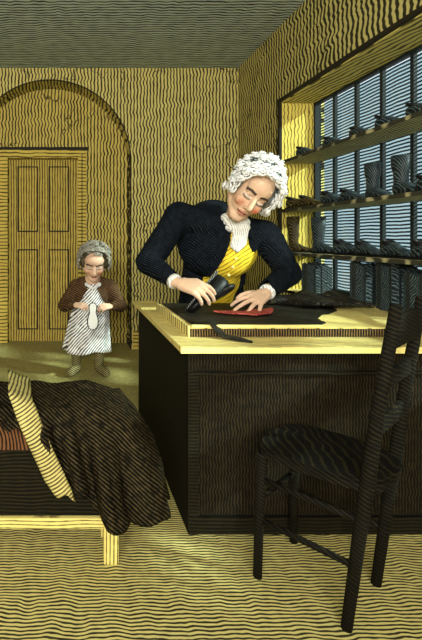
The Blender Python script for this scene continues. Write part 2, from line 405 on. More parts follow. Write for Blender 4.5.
# red leather upper on the sheet
rp = [(-.165,.02),(-.12,.032),(-.06,.030),(-.01,.022),(.03,.038),(.08,.045),(.14,.058),(.19,.078),(.185,.060),(.14,.022),(.09,-.008),(.03,-.026),(.0,-.03),(-.02,-.008),(-.07,-.004),(-.12,.006)]
bm = bmesh.new()
vs = [bm.verts.new((x, y, 0)) for x, y in rp]; f = bm.faces.new(vs); bmesh.ops.triangulate(bm, faces=[f])
for _ in range(3): bmesh.ops.subdivide_edges(bm, edges=[e for e in bm.edges if e.calc_length() > .02], cuts=1); bmesh.ops.triangulate(bm, faces=bm.faces[:])
for v in bm.verts: v.co.z = .004+.006*max(0, math.sin(v.co.x*26+.4))
r = bmesh.ops.extrude_face_region(bm, geom=bm.faces[:])
for g in r['geom']:
    if isinstance(g, bmesh.types.BMVert): g.co.z += .006
o = obj('leather_upper', bm, 'leather_red', smooth=False); o.location = (.915, 2.27, BT+.009); o.scale = (1.0, 2.3, 1.0)
tag(o, 'red leather shoe upper lying flat under the shoemaker\'s spread left hand', 'leather')

# ------------------------------------------------------------------ shoes
def loft(bm, rings, cap=True):
    R = [[bm.verts.new(p) for p in r] for r in rings]
    n = len(R[0])
    for a, b in zip(R, R[1:]):
        for k in range(n): bm.faces.new((a[k], a[(k+1) % n], b[(k+1) % n], b[k]))
    if cap: bm.faces.new(R[0][::-1]); bm.faces.new(R[-1])
def shoe(name, label, mat, L=.24, loc=(0,0,0), rz=0, boot=0.0, group=None, cat='shoe', tilt=None):
    """toe points to +x; boot = height of the leg, 0 for a low shoe"""
    t = thing(name, label, cat, loc, rz, group)
    if tilt: t.rotation_euler = tilt
    W = L*.19
    bm = bmesh.new()
    N = 16; rings = []
    prof = [(0, .55, .30), (.04, .8, .34), (.15, .92, .36), (.30, .9, .36), (.42, .86, .33), (.55, .92, .25), (.70, 1.0, .19), (.84, .95, .165), (.94, .7, .14), (1.0, .3, .09)]
    for u, wd, h in prof:
        rings.append([V(u*L-.35*L, math.cos(2*PI*k/N)*W*wd, .03*L+max(0, h*L*.5*(1+math.sin(2*PI*k/N)*1.0))) for k in range(N)])
    loft(bm, rings)
    if boot:
        rr = []
        for h, a, b, c in ((.22*L, .20, .17, -.16), (.45*L, .19, .165, -.17), (.65*L, .20, .17, -.17), (boot*.7, .24, .20, -.18), (boot, .26, .21, -.18)):
            rr.append([V(c*L+math.cos(2*PI*k/N)*L*a, math.sin(2*PI*k/N)*L*b, h) for k in range(N)])
        rr.append([V(-.18*L+math.cos(2*PI*k/N)*L*.22, math.sin(2*PI*k/N)*L*.18, boot) for k in range(N)])
        rr.append([V(-.18*L+math.cos(2*PI*k/N)*L*.21, math.sin(2*PI*k/N)*L*.17, boot*.8) for k in range(N)])
        loft(bm, rr)
    obj('upper', bm, mat, t, True)
    bm = bmesh.new()
    out = []
    for u, wd in ((-.36,.5),(-.34,.85),(-.2,1.0),(0,.9),(.1,.88),(.3,1.08),(.48,1.02),(.6,.7),(.66,.3)): out.append((u*L, wd*W))
    prism(bm, out + [(x, -y) for x, y in out[::-1]], 'z', .0, .035*L); box(bm, -.35*L, -.1*L, -W*.8, W*.8, -.0, .05*L)
    obj('sole', bm, 'shoe_black', t)
    if not boot:
        bm = bmesh.new(); tube(bm, [V(-.20*L+math.cos(a)*L*.15, math.sin(a)*W*.72, .375*L-.05*L*math.cos(a)) for a in [2*PI*i/14 for i in range(15)]], .012*L/.24, 6, cap=False)
        obj('collar', bm, 'shoe_black', t, True)
    return t
g1, g2, g3 = 'shoes on the top shelf', 'footwear on the middle shelf', 'footwear on the lowest shelf'
z1, z2, z3 = [z+.0005 for z in SHZ]
def at(x, y, z): return (XR+x, y, z)
# top shelf
shoe('low_shoe', 'dark blue low shoe at the far end of the top shelf by the yellow jamb', 'shoe_dark', .21, at(.10, 3.66, z1), -1.2, group=g1)
shoe('low_shoe', 'dark low shoe on the top shelf just nearer than the first window bar', 'shoe_dark', .20, at(.10, 3.28, z1), -1.35, group=g1)
shoe('low_shoe', 'dark low shoe half way along the top shelf, second of three together', 'shoe_dark', .20, at(.10, 2.98, z1), -1.5, group=g1)
shoe('low_shoe', 'dark low shoe on the top shelf in front of the third window bar', 'shoe_dark', .21, at(.11, 2.72, z1), -1.2, group=g1)
shoe('low_shoe', 'dark low shoe at the near right end of the top shelf', 'shoe_dark', .21, at(.10, 2.46, z1), -1.4, group=g1)
# middle shelf
shoe('low_shoe', 'brown low shoe at the far end of the middle shelf against the jamb', 'shoe_brown', .23, at(.08, 3.76, z2), -.9, group=g2)
shoe('low_shoe', 'brown low shoe on the middle shelf, second from the jamb', 'shoe_brown', .22, at(.08, 3.57, z2), -1.2, group=g2)
shoe('low_shoe', 'dark blue low shoe on the middle shelf beside the first window bar', 'shoe_dark', .23, at(.12, 3.33, z2), -1.4, group=g2)
shoe('low_shoe', 'dark blue low shoe on the middle shelf just left of the tall boots', 'shoe_dark', .22, at(.12, 3.10, z2), -1.4, group=g2)
shoe('tall_boot', 'tall dark blue boot on the middle shelf, farther one of the two', 'shoe_dark', .21, at(.13, 2.86, z2), -1.6, .235, g2, 'boot')
shoe('tall_boot', 'tall dark blue boot on the middle shelf, nearer one of the two', 'shoe_dark', .21, at(.11, 2.58, z2), -1.45, .235, g2, 'boot')
shoe('low_shoe', 'dark blue low shoe at the near right end of the middle shelf', 'shoe_dark', .21, at(.10, 2.38, z2), -1.3, group=g2)
# lowest shelf
shoe('tall_boot', 'tall dark boot leaning by the jamb on the lowest shelf', 'shoe_brown', .20, at(.09, 3.76, z3), -.7, .30, g3, 'boot')
shoe('tall_boot', 'tall dark blue boot on the lowest shelf, right beside the leaning brown one', 'shoe_dark', .22, at(.13, 3.46, z3), -1.2, .28, g3, 'boot')
shoe('low_shoe', 'dark blue low shoe on the lowest shelf just right of the tall boots', 'shoe_dark', .24, at(.13, 3.16, z3), -1.2, group=g3)
shoe('low_shoe', 'dark blue low shoe in the middle of the lowest shelf', 'shoe_dark', .23, at(.12, 2.93, z3), -1.5, group=g3)
shoe('low_shoe', 'dark blue low shoe on the lowest shelf under the tall boots of the middle shelf', 'shoe_dark', .24, at(.12, 2.68, z3), -1.5, group=g3)
shoe('low_shoe', 'dark blue low shoe at the near right end of the lowest shelf', 'shoe_dark', .24, at(.12, 2.43, z3), -1.5, group=g3)
# window sill: standing leather bundles, a boot
def bundle(label, loc, rz, w, dpt, h, n, mat='shoe_dark', tip=.0):
    t = thing('leather_bundle', label, 'leather bundle', loc, rz, 'leather bundles standing on the window sill')
    for i in range(n):
        bm = bmesh.new(); x = -w/2 + w*(i+.5)/n; hh = h*(1-.10*random.random())
        N = 8; a = w/n*.45
        pts = []
        for j in range(N+1):
            v = -dpt/2 + dpt*j/N; pts.append((x+a*.5*math.sin(j*1.1+i), v))
        out = [(p[0]-a, p[1]) for p in pts] + [(p[0]+a, p[1]) for p in pts[::-1]]
        prism(bm, out, 'z', 0.001, hh)
        for v in bm.verts:
            if v.co.z > .1: v.co.z += .018*math.sin(v.co.y*40+i)
        obj('leather_panel', bm, mat, t)
    return t
bundle('small upright bundle of dark leather on the sill below the first shelf bay', at(.13, 3.56, BZ0+.001), .2, .14, .16, .235, 3)
bundle('tall dark leather bundle on the sill, left one of the pair at right', at(.12, 2.93, BZ0+.001), .1, .15, .15, .27, 3)
bundle('tall upright bundle of dark leather on the sill, rightmost by the chair post', at(.13, 2.70, BZ0+.001), -.1, .14, .17, .28, 3)
bundle('upright bundle of dark leather on the sill, cut off by the right edge', at(.13, 2.47, BZ0+.001), -.1, .14, .16, .25, 3)

# ------------------------------------------------------------------ people
BOYW = 1.0
def basis(f, u):
    f = Vector(f).normalized(); u = Vector(u); u = (u - f*u.dot(f)).normalized(); x = u.cross(f*-1).normalized()   # x, y=-f(back), z=u
    return Matrix((x, -f, u)).transposed()
def head_blobs(bm, C, R, k):
    P = lambda *p: C + R @ (V(*p)*k)
    E = lambda c, r: ell(bm, P(*c), [q*k for q in r], R, 3)
    E((0,.018,.035), (.074,.094,.084)); E((0,-.028,-.02), (.062,.062,.088))
    E((0,-.060,-.102), (.026,.024,.020)); E((0,-.048,.045), (.055,.045,.045))
    for s in (-1, 1):
        caps(bm, P(s*.052,.0,-.05), P(s*.012,-.058,-.1), .022*k, .020*k)
        E((s*.036,-.062,-.028), (.024,.024,.026))
        caps(bm, P(s*.016,-.082,.024), P(s*.046,-.068,.024), .010*k, .008*k)
        E((s*.031,-.073,.002), (.016,.013,.011))
        E((s*.074,.012,-.008), (.010,.019,.030))
        E((s*.011,-.100,-.036), (.008,.009,.007))
        caps(bm, P(s*.017,-.083,-.062), P(0,-.088,-.060), .004*k, .006*k)
        caps(bm, P(s*.014,-.083,-.073), P(0,-.086,-.074), .005*k, .006*k)
    caps(bm, P(0,-.082,.018), P(0,-.112,-.030), .008*k, .0115*k)
def head_col(q, base, lips, blush, dark):
    x, y, z = q; ax_ = abs(x); c = Vector(base)
    mixc = lambda a, b, t: a.lerp(Vector(b), max(0, min(1, t)))
    dd = math.hypot((ax_-.038)/.026, (z+.036)/.03)
    if y < -.03: c = mixc(c, blush, .85*max(0, 1-dd)*(1.2 if x < 0 else .8))
    if y < -.055:
        # lips
        if ax_ < .021 and -.080+ax_*.25 < z < -.055 - ax_*.25 and y < -.074: c = mixc(c, lips, .6)
        if ax_ < .024 and abs(z+.067) < .0024: c = Vector(dark)
        # brows
        bz = .029 - (ax_-.032)**2*9
        if .010 < ax_ < .054 and abs(z-bz) < .0055: c = Vector(dark)
        # lids, lash line, crease
        if .014 < ax_ < .047:
            lz = -.006 + ((ax_-.030)/.016)**2*.004
            if abs(z-lz) < .0044: c = Vector(dark)
            if lz < z < lz+.012: c = mixc(c, (.85,.72,.60), .6)
            if abs(z-(lz+.0145)) < .0016: c = mixc(c, dark, .6)
        # nose side and nostril
        if abs(z+.042) < .0035 and ax_ < .017 and y < -.088: c = mixc(c, dark, .75)
        if .012 < ax_ < .0155 and -.04 < z < .012 and x < 0: c = mixc(c, dark, .35)
    return c
def hand_blobs(bm, Wp, d, n, side, k=1.0, curl=(.3,.3,.3,.3), spread=.1, thumb=(.5,.3)):
    """Wp wrist, d towards the fingers, n out of the back of the hand, side = +1/-1 picks the thumb side (d x n)"""
    d = Vector(d).normalized(); n = Vector(n); n = (n-d*n.dot(d)).normalized(); t = d.cross(n)*side
    L = [.066,.074,.070,.054]; off = [.030,.010,-.010,-.029]
    caps(bm, Wp-d*.03*k, Wp+d*.01*k, .024*k, .022*k)
    for i in range(4):
        kn = Wp + d*(.088-.006*abs(i-1))*k + t*off[i]*k
        caps(bm, Wp+d*.015*k+t*off[i]*.55*k, kn, .0165*k, .0115*k)
        ang = 0; p = kn; r = .0100*k
        dd = (d + t*(off[i]*spread*30)).normalized()
        for j, fr in enumerate((.46,.31,.23)):
            ang += curl[i]*(1.0, 1.1, .8)[j]
            q = p + (dd*math.cos(ang) - n*math.sin(ang))*L[i]*fr*1.25*k
            r2 = r*.90; caps(bm, p, q, r, r2); p = q; r = r2
    p0 = Wp + d*.022*k + t*.024*k - n*.006*k
    d1 = (d*math.cos(thumb[0]) + t*math.sin(thumb[0]) - n*.15).normalized()
    p1 = p0 + d1*.042*k; d2 = (d*math.cos(thumb[0]*.4) + t*math.sin(thumb[0]*.4) - n*thumb[1]).normalized()
    p2 = p1 + d2*.032*k; d3 = (d - n*thumb[1]*1.3).normalized(); p3 = p2 + d3*.024*k
    caps(bm, p0, p1, .015*k, .0115*k); caps(bm, p1, p2, .0115*k, .0100*k); caps(bm, p2, p3, .0100*k, .0085*k)
def person_mesh(bm, voxel, C, R, k, pal):
    me = melt(bm, voxel, 2, .4)
    ca = me.color_attributes.new('Col', 'FLOAT_COLOR', 'POINT')
    Ri = R.inverted(); cols = []
    for v in me.vertices:
        q = Ri @ (v.co - C) / k
        if abs(q.x) < .1 and abs(q.y) < .13 and -.13 < q.z < .13: c = head_col(q, *pal)
        else: c = Vector(pal[0])
        cols += [c[0], c[1], c[2], 1]
    ca.data.foreach_set('color', cols)
    return me
def curls(bm, C, R, k, spots, rng, r0=.016, turns=1.35, thick=.0048):
    """loose hair curls: little spirals lying on the head"""
    for (x, y, z, size) in spots:
        p = V(x, y, z); nrm = V(p.x/.08, p.y/.1, p.z/.09).normalized()
        a, b = frame_of(nrm); ph = rng.random()*2*PI; sg = rng.choice((-1, 1)); pts = []; rr = []
        n = 14
        for i in range(n):
            t = i/(n-1); ang = ph+sg*t*turns*2*PI; rad = size*(1-.72*t)
            pts.append(C + R @ ((p + (a*math.cos(ang)+b*math.sin(ang))*rad + nrm*(.006+.014*t))*k)); rr.append(thick*k*(.6+.9*math.sin(PI*min(1, t*1.0+.12))))
        tube(bm, pts, rr, 6)

# ---- the shoemaker
man = thing('person', 'man with curly white hair in black coat and yellow vest leaning over the workbench', 'person', (0,0,0))
hk = 1.29
hf = V(-.20,-.82,-.46); hu = V(.54,-.28,.82); R = basis(hf, hu)
HC = V(.997, 2.455, 1.448)
NB = V(.975, 2.64, 1.27)
shL, shR = V(.67,2.72,1.335), V(1.175,2.70,1.225)
elL, elR = V(.462,2.60,1.06), V(1.285,2.62,.995)
wrL, wrR = V(.575,2.385,.962), V(1.06,2.41,.905)
PV = V(.94,2.95,.95)
bm = bmesh.new(); head_blobs(bm, HC, R, hk)
caps(bm, HC+R@(V(0,.025,-.06)*hk), NB, .056, .062)
ell(bm, (.95,2.76,1.16), (.17,.10,.17)); caps(bm, NB, PV, .08, .12); caps(bm, shL, NB, .06, .06); caps(bm, shR, NB, .06, .06)
for a, b, c in ((shL, elL, wrL), (shR, elR, wrR)): caps(bm, a, b, .05, .042); caps(bm, b, c, .042, .028)
for s in (-1, 1):
    caps(bm, PV+V(s*.09,0,-.02), V(.94+s*.10,2.94,.50), .085, .055); caps(bm, V(.94+s*.10,2.94,.50), V(.94+s*.11,2.97,.09), .055, .035)
    caps(bm, V(.94+s*.11,2.97,.05), V(.94+s*.12,2.86,.035), .035, .03)
# right hand (picture left) gripping the shoe, left hand spread on the leather
hand_blobs(bm, wrL+V(.01,-.01,.0), (.66,-.50,-.16), (-.10,-.70,.70), -1, 1.25, (.45,.5,.5,.55), .22, (.6,.6))
hand_blobs(bm, wrR, (-.78,-.46,-.30), (-.22,-.62,.75), 1, 1.22, (.30,.16,.12,.16), .62, (.85,.15))
skin_pal = ((.74,.49,.33), (.50,.09,.05), (.66,.14,.05), (.05,.03,.02))
me = person_mesh(bm, .0042, HC, R, hk, skin_pal)
body = link('body', me, 'skin', man)
# vest
bm = bmesh.new()
ell(bm, (.955,2.735,1.15), (.20,.135,.20), None, 3); ell(bm, (.94,2.87,.98), (.165,.115,.20), None, 3); caps(bm, (.96,2.68,1.22), (.94,2.9,.86), .10, .13)
caps(bm, NB+V(0,.02,-.03), NB+V(0,.01,.005), .07, .06)
me = melt(bm, .010, 6); vest = link('waistcoat', me, 'vest', man)
for i in range(5):
    z = 1.13-i*.05; bm = bmesh.new(); x = .985-.012*i
    # find the vest front at this height
    yb = min([v.co.y for v in me.vertices if abs(v.co.z-z) < .012 and abs(v.co.x-x) < .02] or [2.65])
    ell(bm, (x, yb-.002, z), (.009,.005,.009)); obj('button', bm, 'desk_edge', vest, True)
# coat
bm = bmesh.new()
ell(bm, (.925,2.765,1.155), (.250,.165,.205), None, 3); ell(bm, (.90,2.80,1.31), (.17,.13,.13), None, 3); ell(bm, (.94,2.895,.97), (.20,.135,.22), None, 3)
caps(bm, shL, NB+V(-.02,.03,-.02), .085, .085); caps(bm, shR, NB+V(.02,.03,-.02), .085, .085)
caps(bm, (.86,2.95,.9), (.84,2.98,.55), .12, .13); caps(bm, (1.02,2.95,.9), (1.04,2.98,.55), .12, .13)
caps(bm, shL, elL, .088, .074); caps(bm, elL, wrL-V(.012,-.03,-.012), .074, .046)
caps(bm, shR, elR, .086, .074); caps(bm, elR, wrR+V(.03,.03,.02), .074, .054)
me = melt(bm, .009, 5)
def in_open(c, n):
    if c.y > 2.86 and c.z > .8: return True
    z = c.z
    t = max(0, min(1, (1.26-z)/.36))
    xl = .955 - .125*t; xr = 1.045 + .045*t
    return not (n.y < .25 and xl < c.x < xr and .55 < z < 1.42 and c.y < 2.9)
def coat_folds(co):
    w = noise.noise(co*9)*.010 + noise.noise(co*22)*.004
    return co + (co - V(.95,2.8,co.z)).normalized()*w
coat = solid(me, 'coat', 'coat', .012, man, in_open, coat_folds)
def strip(name, pts, w, mat, parent, thick=.01, nrm=V(0,-1,0)):
    bm = bmesh.new(); P = [Vector(p) for p in pts]; W = w if hasattr(w, '__len__') else [w]*len(P)
    A = []; B = []
    for i, p in enumerate(P):
        d = (P[min(i+1, len(P)-1)]-P[max(0, i-1)]).normalized(); s = d.cross(nrm).normalized()
        A.append((p-s*W[i]/2, p+s*W[i]/2))
    r = [[bm.verts.new(a), bm.verts.new(b), bm.verts.new(b-nrm*thick), bm.verts.new(a-nrm*thick)] for a, b in A]
    for q, s in zip(r, r[1:]):
        for k in range(4): bm.faces.new((q[k], q[(k+1) % 4], s[(k+1) % 4], s[k]))
    bm.faces.new(r[0][::-1]); bm.faces.new(r[-1])
    return obj(name, bm, mat, parent, False)
def front_y(me, x, z, dflt=2.6):
    b = dflt; best = 1
    for v in me.vertices:
        dd = (v.co.x-x)**2 + (v.co.z-z)**2
        if dd < .0006: b = min(b, v.co.y)
    return b
cm = coat.data
def on_coat(x, z, o=.006): return (x, front_y(cm, x, z, 2.9)-o, z)
lp = [on_coat(x, z) for x, z in ((.925,1.27),(.905,1.22),(.885,1.16),(.87,1.10),(.85,1.03),(.835,.97))]
strip('lapel', lp, [.05,.075,.085,.07,.05,.02], 'coat', man, .008)
lp = [on_coat(x, z) for x, z in ((1.05,1.27),(1.075,1.22),(1.085,1.16),(1.088,1.12))]
strip('lapel', lp, [.05,.07,.06,.02], 'coat', man, .008)
# high collar
bm = bmesh.new()
N = 22
for s in range(1):
    rr = []
    for h, rad in ((-.05,.125),(.0,.112),(.055,.104),(.060,.094),(.0,.098),(-.05,.11)):
        rr.append([NB + V(math.cos(a)*rad, .02+math.sin(a)*rad*.85, h + .035*math.sin(a)) for a in [(-.85+ (PI+1.70)*i/N) for i in range(N+1)]])
    R_ = [[bm.verts.new(p) for p in r] for r in rr]
    for a, b in zip(R_, R_[1:]+R_[:1]):
        for i in range(N): bm.faces.new((a[i], a[i+1], b[i+1], b[i]))
    for e in (0, N): bm.faces.new([r[e] for r in R_])
obj('coat_collar', bm, 'coat', man, True)
# cravat
bm = bmesh.new()
ell(bm, NB+V(-.0,-.030,.020), (.080,.070,.042), None, 3); ell(bm, NB+V(0,-.045,-.01), (.075,.06,.035), None, 3); ell(bm, NB+V(-.035,-.02,.045), (.055,.055,.035), None, 3)
for i in range(6):
    x = .945+.013*i; caps(bm, (x+.01, 2.555, 1.265), (x-.004+.0*i, 2.575, 1.13+.012*abs(i-2)), .011, .014)
me = melt(bm, .006, 2); link('cravat', me, 'linen', man)
# cuffs
for wv, el in ((wrL, elL), (wrR, elR)):
    d_ = (wv-el).normalized(); bm = bmesh.new(); a, b = wv-d_*.03, wv-d_*.004
    tube(bm, [a, (a+b)/2, b, b+d_*.001, a+d_*.003], [.042,.043,.040,.034,.032], 18); obj('shirt_cuff', bm, 'linen', man, True)
# breeches, stockings, shoes (behind the bench)
bm = bmesh.new()
for s in (-1, 1): caps(bm, PV+V(s*.08,0,0), V(.94+s*.10,2.94,.50), .105, .07)
me = melt(bm, .014, 4); link('breeches', me, 'breeches', man)
# hair
rng = random.Random(3)
bm = bmesh.new()
for i in range(1):
    ell(bm, HC+R@(V(0,.035,.045)*hk), [q*hk for q in (.080,.086,.084)], R, 3)
    ell(bm, HC+R@(V(.042,.02,.06)*hk), [q*hk for q in (.045,.055,.05)], R, 3)
    ell(bm, HC+R@(V(-.042,.02,.06)*hk), [q*hk for q in (.045,.055,.05)], R, 3)
    for s in (-1, 1): ell(bm, HC+R@(V(s*.073,.012,.012)*hk), [q*hk for q in (.020,.045,.045)], R, 3)
hair = link('hair', melt(bm, .006, 4), 'hair_under', man)
bm = bmesh.new(); spots = []
for i in range(420):
    th = rng.uniform(0, 2*PI); u = rng.uniform(-.6, 1); cr = math.sqrt(max(0, 1-u*u))
    x, y, z = .092*cr*math.cos(th), .035+.102*cr*math.sin(th), .048+.096*u
    if y < -.020 and z < .100 - abs(x)*.25: continue       # forehead and face stay free
    if y < .0 and z < .04 and abs(x) < .078: continue
    if any((x-a)**2+(y-b)**2+(z-c)**2 < .00042 for a, b, c, _ in spots): continue
    spots.append((x, y, z, rng.uniform(.016,.026)))
for x in (-.062,-.036,-.008,.020,.046,.068): spots.append((x, -.050+abs(x)*.4, .112-abs(x)*.42+rng.uniform(-.006,.006), .020))
for s_ in (-1, 1):
    for q in ((.086,-.030,.040),(.092,-.014,.010),(.090,-.018,-.022),(.082,-.038,.066),(.094,.014,-.035)): spots.append((s_*q[0], q[1], q[2], .021))
for i in range(15):
    a = math.radians(-118+236*i/14); spots.append((.084*math.sin(a), -.052-.012*math.cos(a), .030+.082*math.cos(a), .017+.004*(i % 2)))
curls(bm, HC, R, hk, spots, rng, thick=.0031, turns=1.8)
spots = [(p[0]*1.1, (p[1]-.035)*1.1+.035, (p[2]-.045)*1.1+.045, .014) for i, p in enumerate(spots) if i % 2]
curls(bm, HC, R, hk, spots, rng, thick=.0034, turns=1.5)
obj('hair_curls', bm, 'hair_white', hair, True)

# black shoe on the last, held by the shoemaker
sh = shoe('work_shoe', 'black shoe with hatched pale sole held upside down in the shoemaker\'s right hand', 'shoe_black', .27, (.725, 2.32, .895), 0, cat='shoe')
_x = V(-.62,-.35,-.60).normalized(); _z = V(.62,-.35,-.62); _z = (_z-_x*_z.dot(_x)).normalized(); _y = _z.cross(_x)
sh.rotation_euler = Matrix((_x, _y, _z)).transposed().to_euler(); sh.location = (.735, 2.42, .945)
for c in sh.children:
    if c.name.startswith('sole'): c.data.materials[0] = M['sole']; c['label'] = 'pale hatched sole'

# ---- the boy
boy = thing('person', 'grey-haired child in brown jacket and white apron standing by the alcove door', 'person', (0,0,0))
bk = 1.18
HB = V(.222, 3.84, .990); RB = basis((-.03,-.85,-.46), (.03,-.30,.9)) @ Matrix.Diagonal((1.13, 1, 1))
nb = V(.215,3.95,.84); cs = V(.20,4.0,.68); hp = V(.17,4.02,.47)
sL, sR = V(.075,3.97,.775), V(.365,3.97,.775)
eL, eR = V(-.03,3.95,.605), V(.46,3.95,.605)
wL, wR = V(.055,3.80,.635), V(.365,3.80,.625)
bm = bmesh.new(); head_blobs(bm, HB, RB, bk)
caps(bm, HB+RB@(V(0,.02,-.06)*bk), nb, .045, .048); caps(bm, nb, hp, .07, .09); ell(bm, cs, (.12,.08,.12))
caps(bm, sL, nb, .04, .045); caps(bm, sR, nb, .04, .045)
for a, b, c in ((sL, eL, wL), (sR, eR, wR)): caps(bm, a, b, .036, .030); caps(bm, b, c, .030, .020)
fL, fR = V(.075,3.98,.04), V(.275,3.98,.04)
for f_, s in ((fL, -1), (fR, 1)):
    kn = V(f_.x+s*.0+.0, 3.96, .26); caps(bm, hp+V(s*.07,0,0), kn, .06, .045); caps(bm, kn, f_+V(0,.01,.02), .042, .028); caps(bm, f_, f_+V(s*.045,-.09,-.005), .026, .020)
hand_blobs(bm, wL, (.80,-.55,.02), (-.30,-.55,.75), -1, .82, (.5,.55,.55,.6), .08, (.5,.5))
hand_blobs(bm, wR, (-.82,-.55,.04), (.30,-.55,.75), 1, .82, (.5,.55,.55,.6), .08, (.5,.5))
me = person_mesh(bm, .0045, HB, RB, bk, ((.80,.52,.36), (.5,.10,.06), (.72,.26,.12), (.05,.03,.02)))
link('body', me, 'skin', boy)
# jacket
bm = bmesh.new()
ell(bm, (.205,3.985,.70), (.170,.115,.175), None, 3); caps(bm, sL, nb+V(-.02,.02,-.02), .062, .06); caps(bm, sR, nb+V(.02,.02,-.02), .062, .06)
caps(bm, sL, eL, .066, .058); caps(bm, eL, wL+V(-.02,.02,0), .058, .040); caps(bm, sR, eR, .066, .058); caps(bm, eR, wR+V(.02,.02,0), .058, .040)
ell(bm, (.19,4.02,.50), (.165,.105,.16), None, 3)
me = melt(bm, .009, 4)
def bopen(c, n):
    t = max(0, min(1, (.83-c.z)/.24))
    return not (n.y < .2 and abs(c.x-.212) < .008+.13*t and c.y < 3.97)
solid(me, 'jacket', 'brown_coat', .010, boy, bopen, lambda co: co + (co-V(.2,3.98,co.z)).normalized()*noise.noise(co*14)*.010)
# apron: bib and skirt
bm = bmesh.new()
N = 44; rows = 22; G = []
for j in range(rows+1):
    v = j/rows; z = .80-.585*v; row = []
    if v < .33: half = .25+.9*(v/.33); rad = .115+.03*v
    else: half = 1.2+.10*v; rad = .150+.065*(v-.3)
    for i in range(N+1):
        a = -half + 2*half*i/N
        fold = .010*math.sin(a*9+v*2)*max(0, v-.3)*1.6
        cx = .205-.065*max(0, v-.3)
        row.append(bm.verts.new((cx+math.sin(a)*(rad+fold)*1.12, 4.0-math.cos(a)*(rad+fold)*1.0-.0*v, z+.012*math.sin(a*4)*v)))
    G.append(row)
for a, b in zip(G, G[1:]):
    for i in range(N): bm.faces.new((a[i], a[i+1], b[i+1], b[i]))
ap = obj('apron', bm, 'apron', boy, True); m_ = ap.modifiers.new('t', 'SOLIDIFY'); m_.thickness = .006; m_.offset = 1
bm = bmesh.new(); caps(bm, (.16,3.88,.80), (.215,3.862,.765), .018, .010); caps(bm, (.27,3.88,.80), (.215,3.862,.765), .018, .010)
link('neckerchief', melt(bm, .005, 2), 'linen', boy)
# stockings and shoes
for f_, s in ((fL, -1), (fR, 1)):
    bm = bmesh.new(); caps(bm, V(f_.x, 3.96, .28), f_+V(0,.01,.03), .052, .040)
    link('stocking', melt(bm, .007, 3), 'boot_olive', boy)
    bm = bmesh.new(); caps(bm, f_+V(0,.025,.01), f_+V(s*.055,-.11,-.002), .044, .036)
    for v in bm.verts: v.co.z = max(v.co.z, .002)
    link('shoe', melt(bm, .007, 3), 'boot_olive', boy)
bm = bmesh.new()
for s in (-1, 1): caps(bm, hp+V(s*.07,0,0), V(.17+s*.10, 3.97, .24), .085, .065)
link('breeches', melt(bm, .012, 3), 'breeches', boy)
rng = random.Random(11)
bm = bmesh.new(); ell(bm, HB+RB@(V(0,.030,.045)*bk), [q*bk for q in (.084,.092,.084)], RB, 3)
for s in (-1, 1): ell(bm, HB+RB@(V(s*.070,.005,.01)*bk), [q*bk for q in (.026,.045,.055)], RB, 3)
hair = link('hair', melt(bm, .006, 3), 'hair_brown', boy)
bm = bmesh.new(); spots = []
for i in range(26):      # waves combed to each side from the parting
    s = -1 if i % 2 else 1; t = (i//2)/12
    y0 = -.062+.02*t+.10*t*t; pts = []
    for q in range(9):
        a = q/8*1.75; pts.append(HB+RB@(V(s*(.006+.088*math.sin(a)), y0+.035*math.sin(a*1.0)+.004*math.sin(q*2.2), .045+(.090-.0*t)*math.cos(a)-.004)*bk))
    tube(bm, pts, [.003,.005,.006,.0065,.0065,.0065,.0065,.006,.003], 6)
for s in (-1, 1):
    for q in ((.088,-.03,.03),(.092,-.02,-.005),(.086,-.005,-.035),(.092,.02,-.01),(.090,.01,.035)): spots.append((s*q[0], q[1], q[2], .022))
for i in range(90):
    th = rng.uniform(0, 2*PI); u = rng.uniform(.0, 1); cr = math.sqrt(1-u*u); q = (.092*cr*math.cos(th), .030+.096*cr*math.sin(th), .045+.092*u)
    if q[1] < -.03 and q[2] < .09: continue
    spots.append((*q, rng.uniform(.014,.024)))
curls(bm, HB, RB, bk, spots, rng, thick=.0045)
obj('hair_curls', bm, 'hair_grey', hair, True)
# white sole held by the boy
out = []
for a, wd in ((-.105,.012),(-.095,.028),(-.07,.038),(-.035,.040),(0,.032),(.03,.022),(.055,.026),(.08,.028),(.098,.020),(.105,.008)): out.append((wd, a))
bm = bmesh.new(); prism(bm, out + [(-x, z) for x, z in out[::-1]], 'y', 0, .014)
o = obj('shoe_sole', bm, 'white'); o.location = (.205, 3.705, .555)
tag(o, 'white shoe sole held upright in front of the child\'s apron', 'shoe sole')
bm = bmesh.new(); prism(bm, [(x*1.16+.002, z*1.05) for x, z in out] + [(-x*1.16-.002, z*1.05) for x, z in out[::-1]], 'y', .0145, .022)
w_ = obj('welt', bm, 'shoe_black', o); w_['label'] = 'black edge of the sole'

# ------------------------------------------------------------------ bench at the left with the garment
bn = thing('low_bench', 'low wooden bench with pale leg and rail under the dark garment', 'bench', (0,0,0))
BXR, BF, BB, BH = .19, 1.63, 1.87, .56
bm = bmesh.new(); box(bm, -1.0, BXR, BF, BB, BH-.035, BH, .005); obj('seat_board', bm, 'bench_top', bn)
bm = bmesh.new(); box(bm, -.95, .14, BF+.025, BF+.045, BH-.14, BH-.035); obj('apron_rail', bm, 'bench_top', bn)
bm = bmesh.new(); box(bm, -.95, .14, BF+.032, BF+.05, .175, BH-.141); obj('front_board', bm, 'desk_side', bn)
for x in (-.93, .132):
    for y in (BF+.02, BB-.07):
        bm = bmesh.new(); box(bm, x, x+.055, y, y+.05, 0, BH-.035, .005); obj('leg', bm, 'bench_wood', bn)
for y in (BF+.03,):
    bm = bmesh.new(); box(bm, -.875, .132, y, y+.03, .125, .165, .004); obj('stretcher', bm, 'bench_rail', bn)

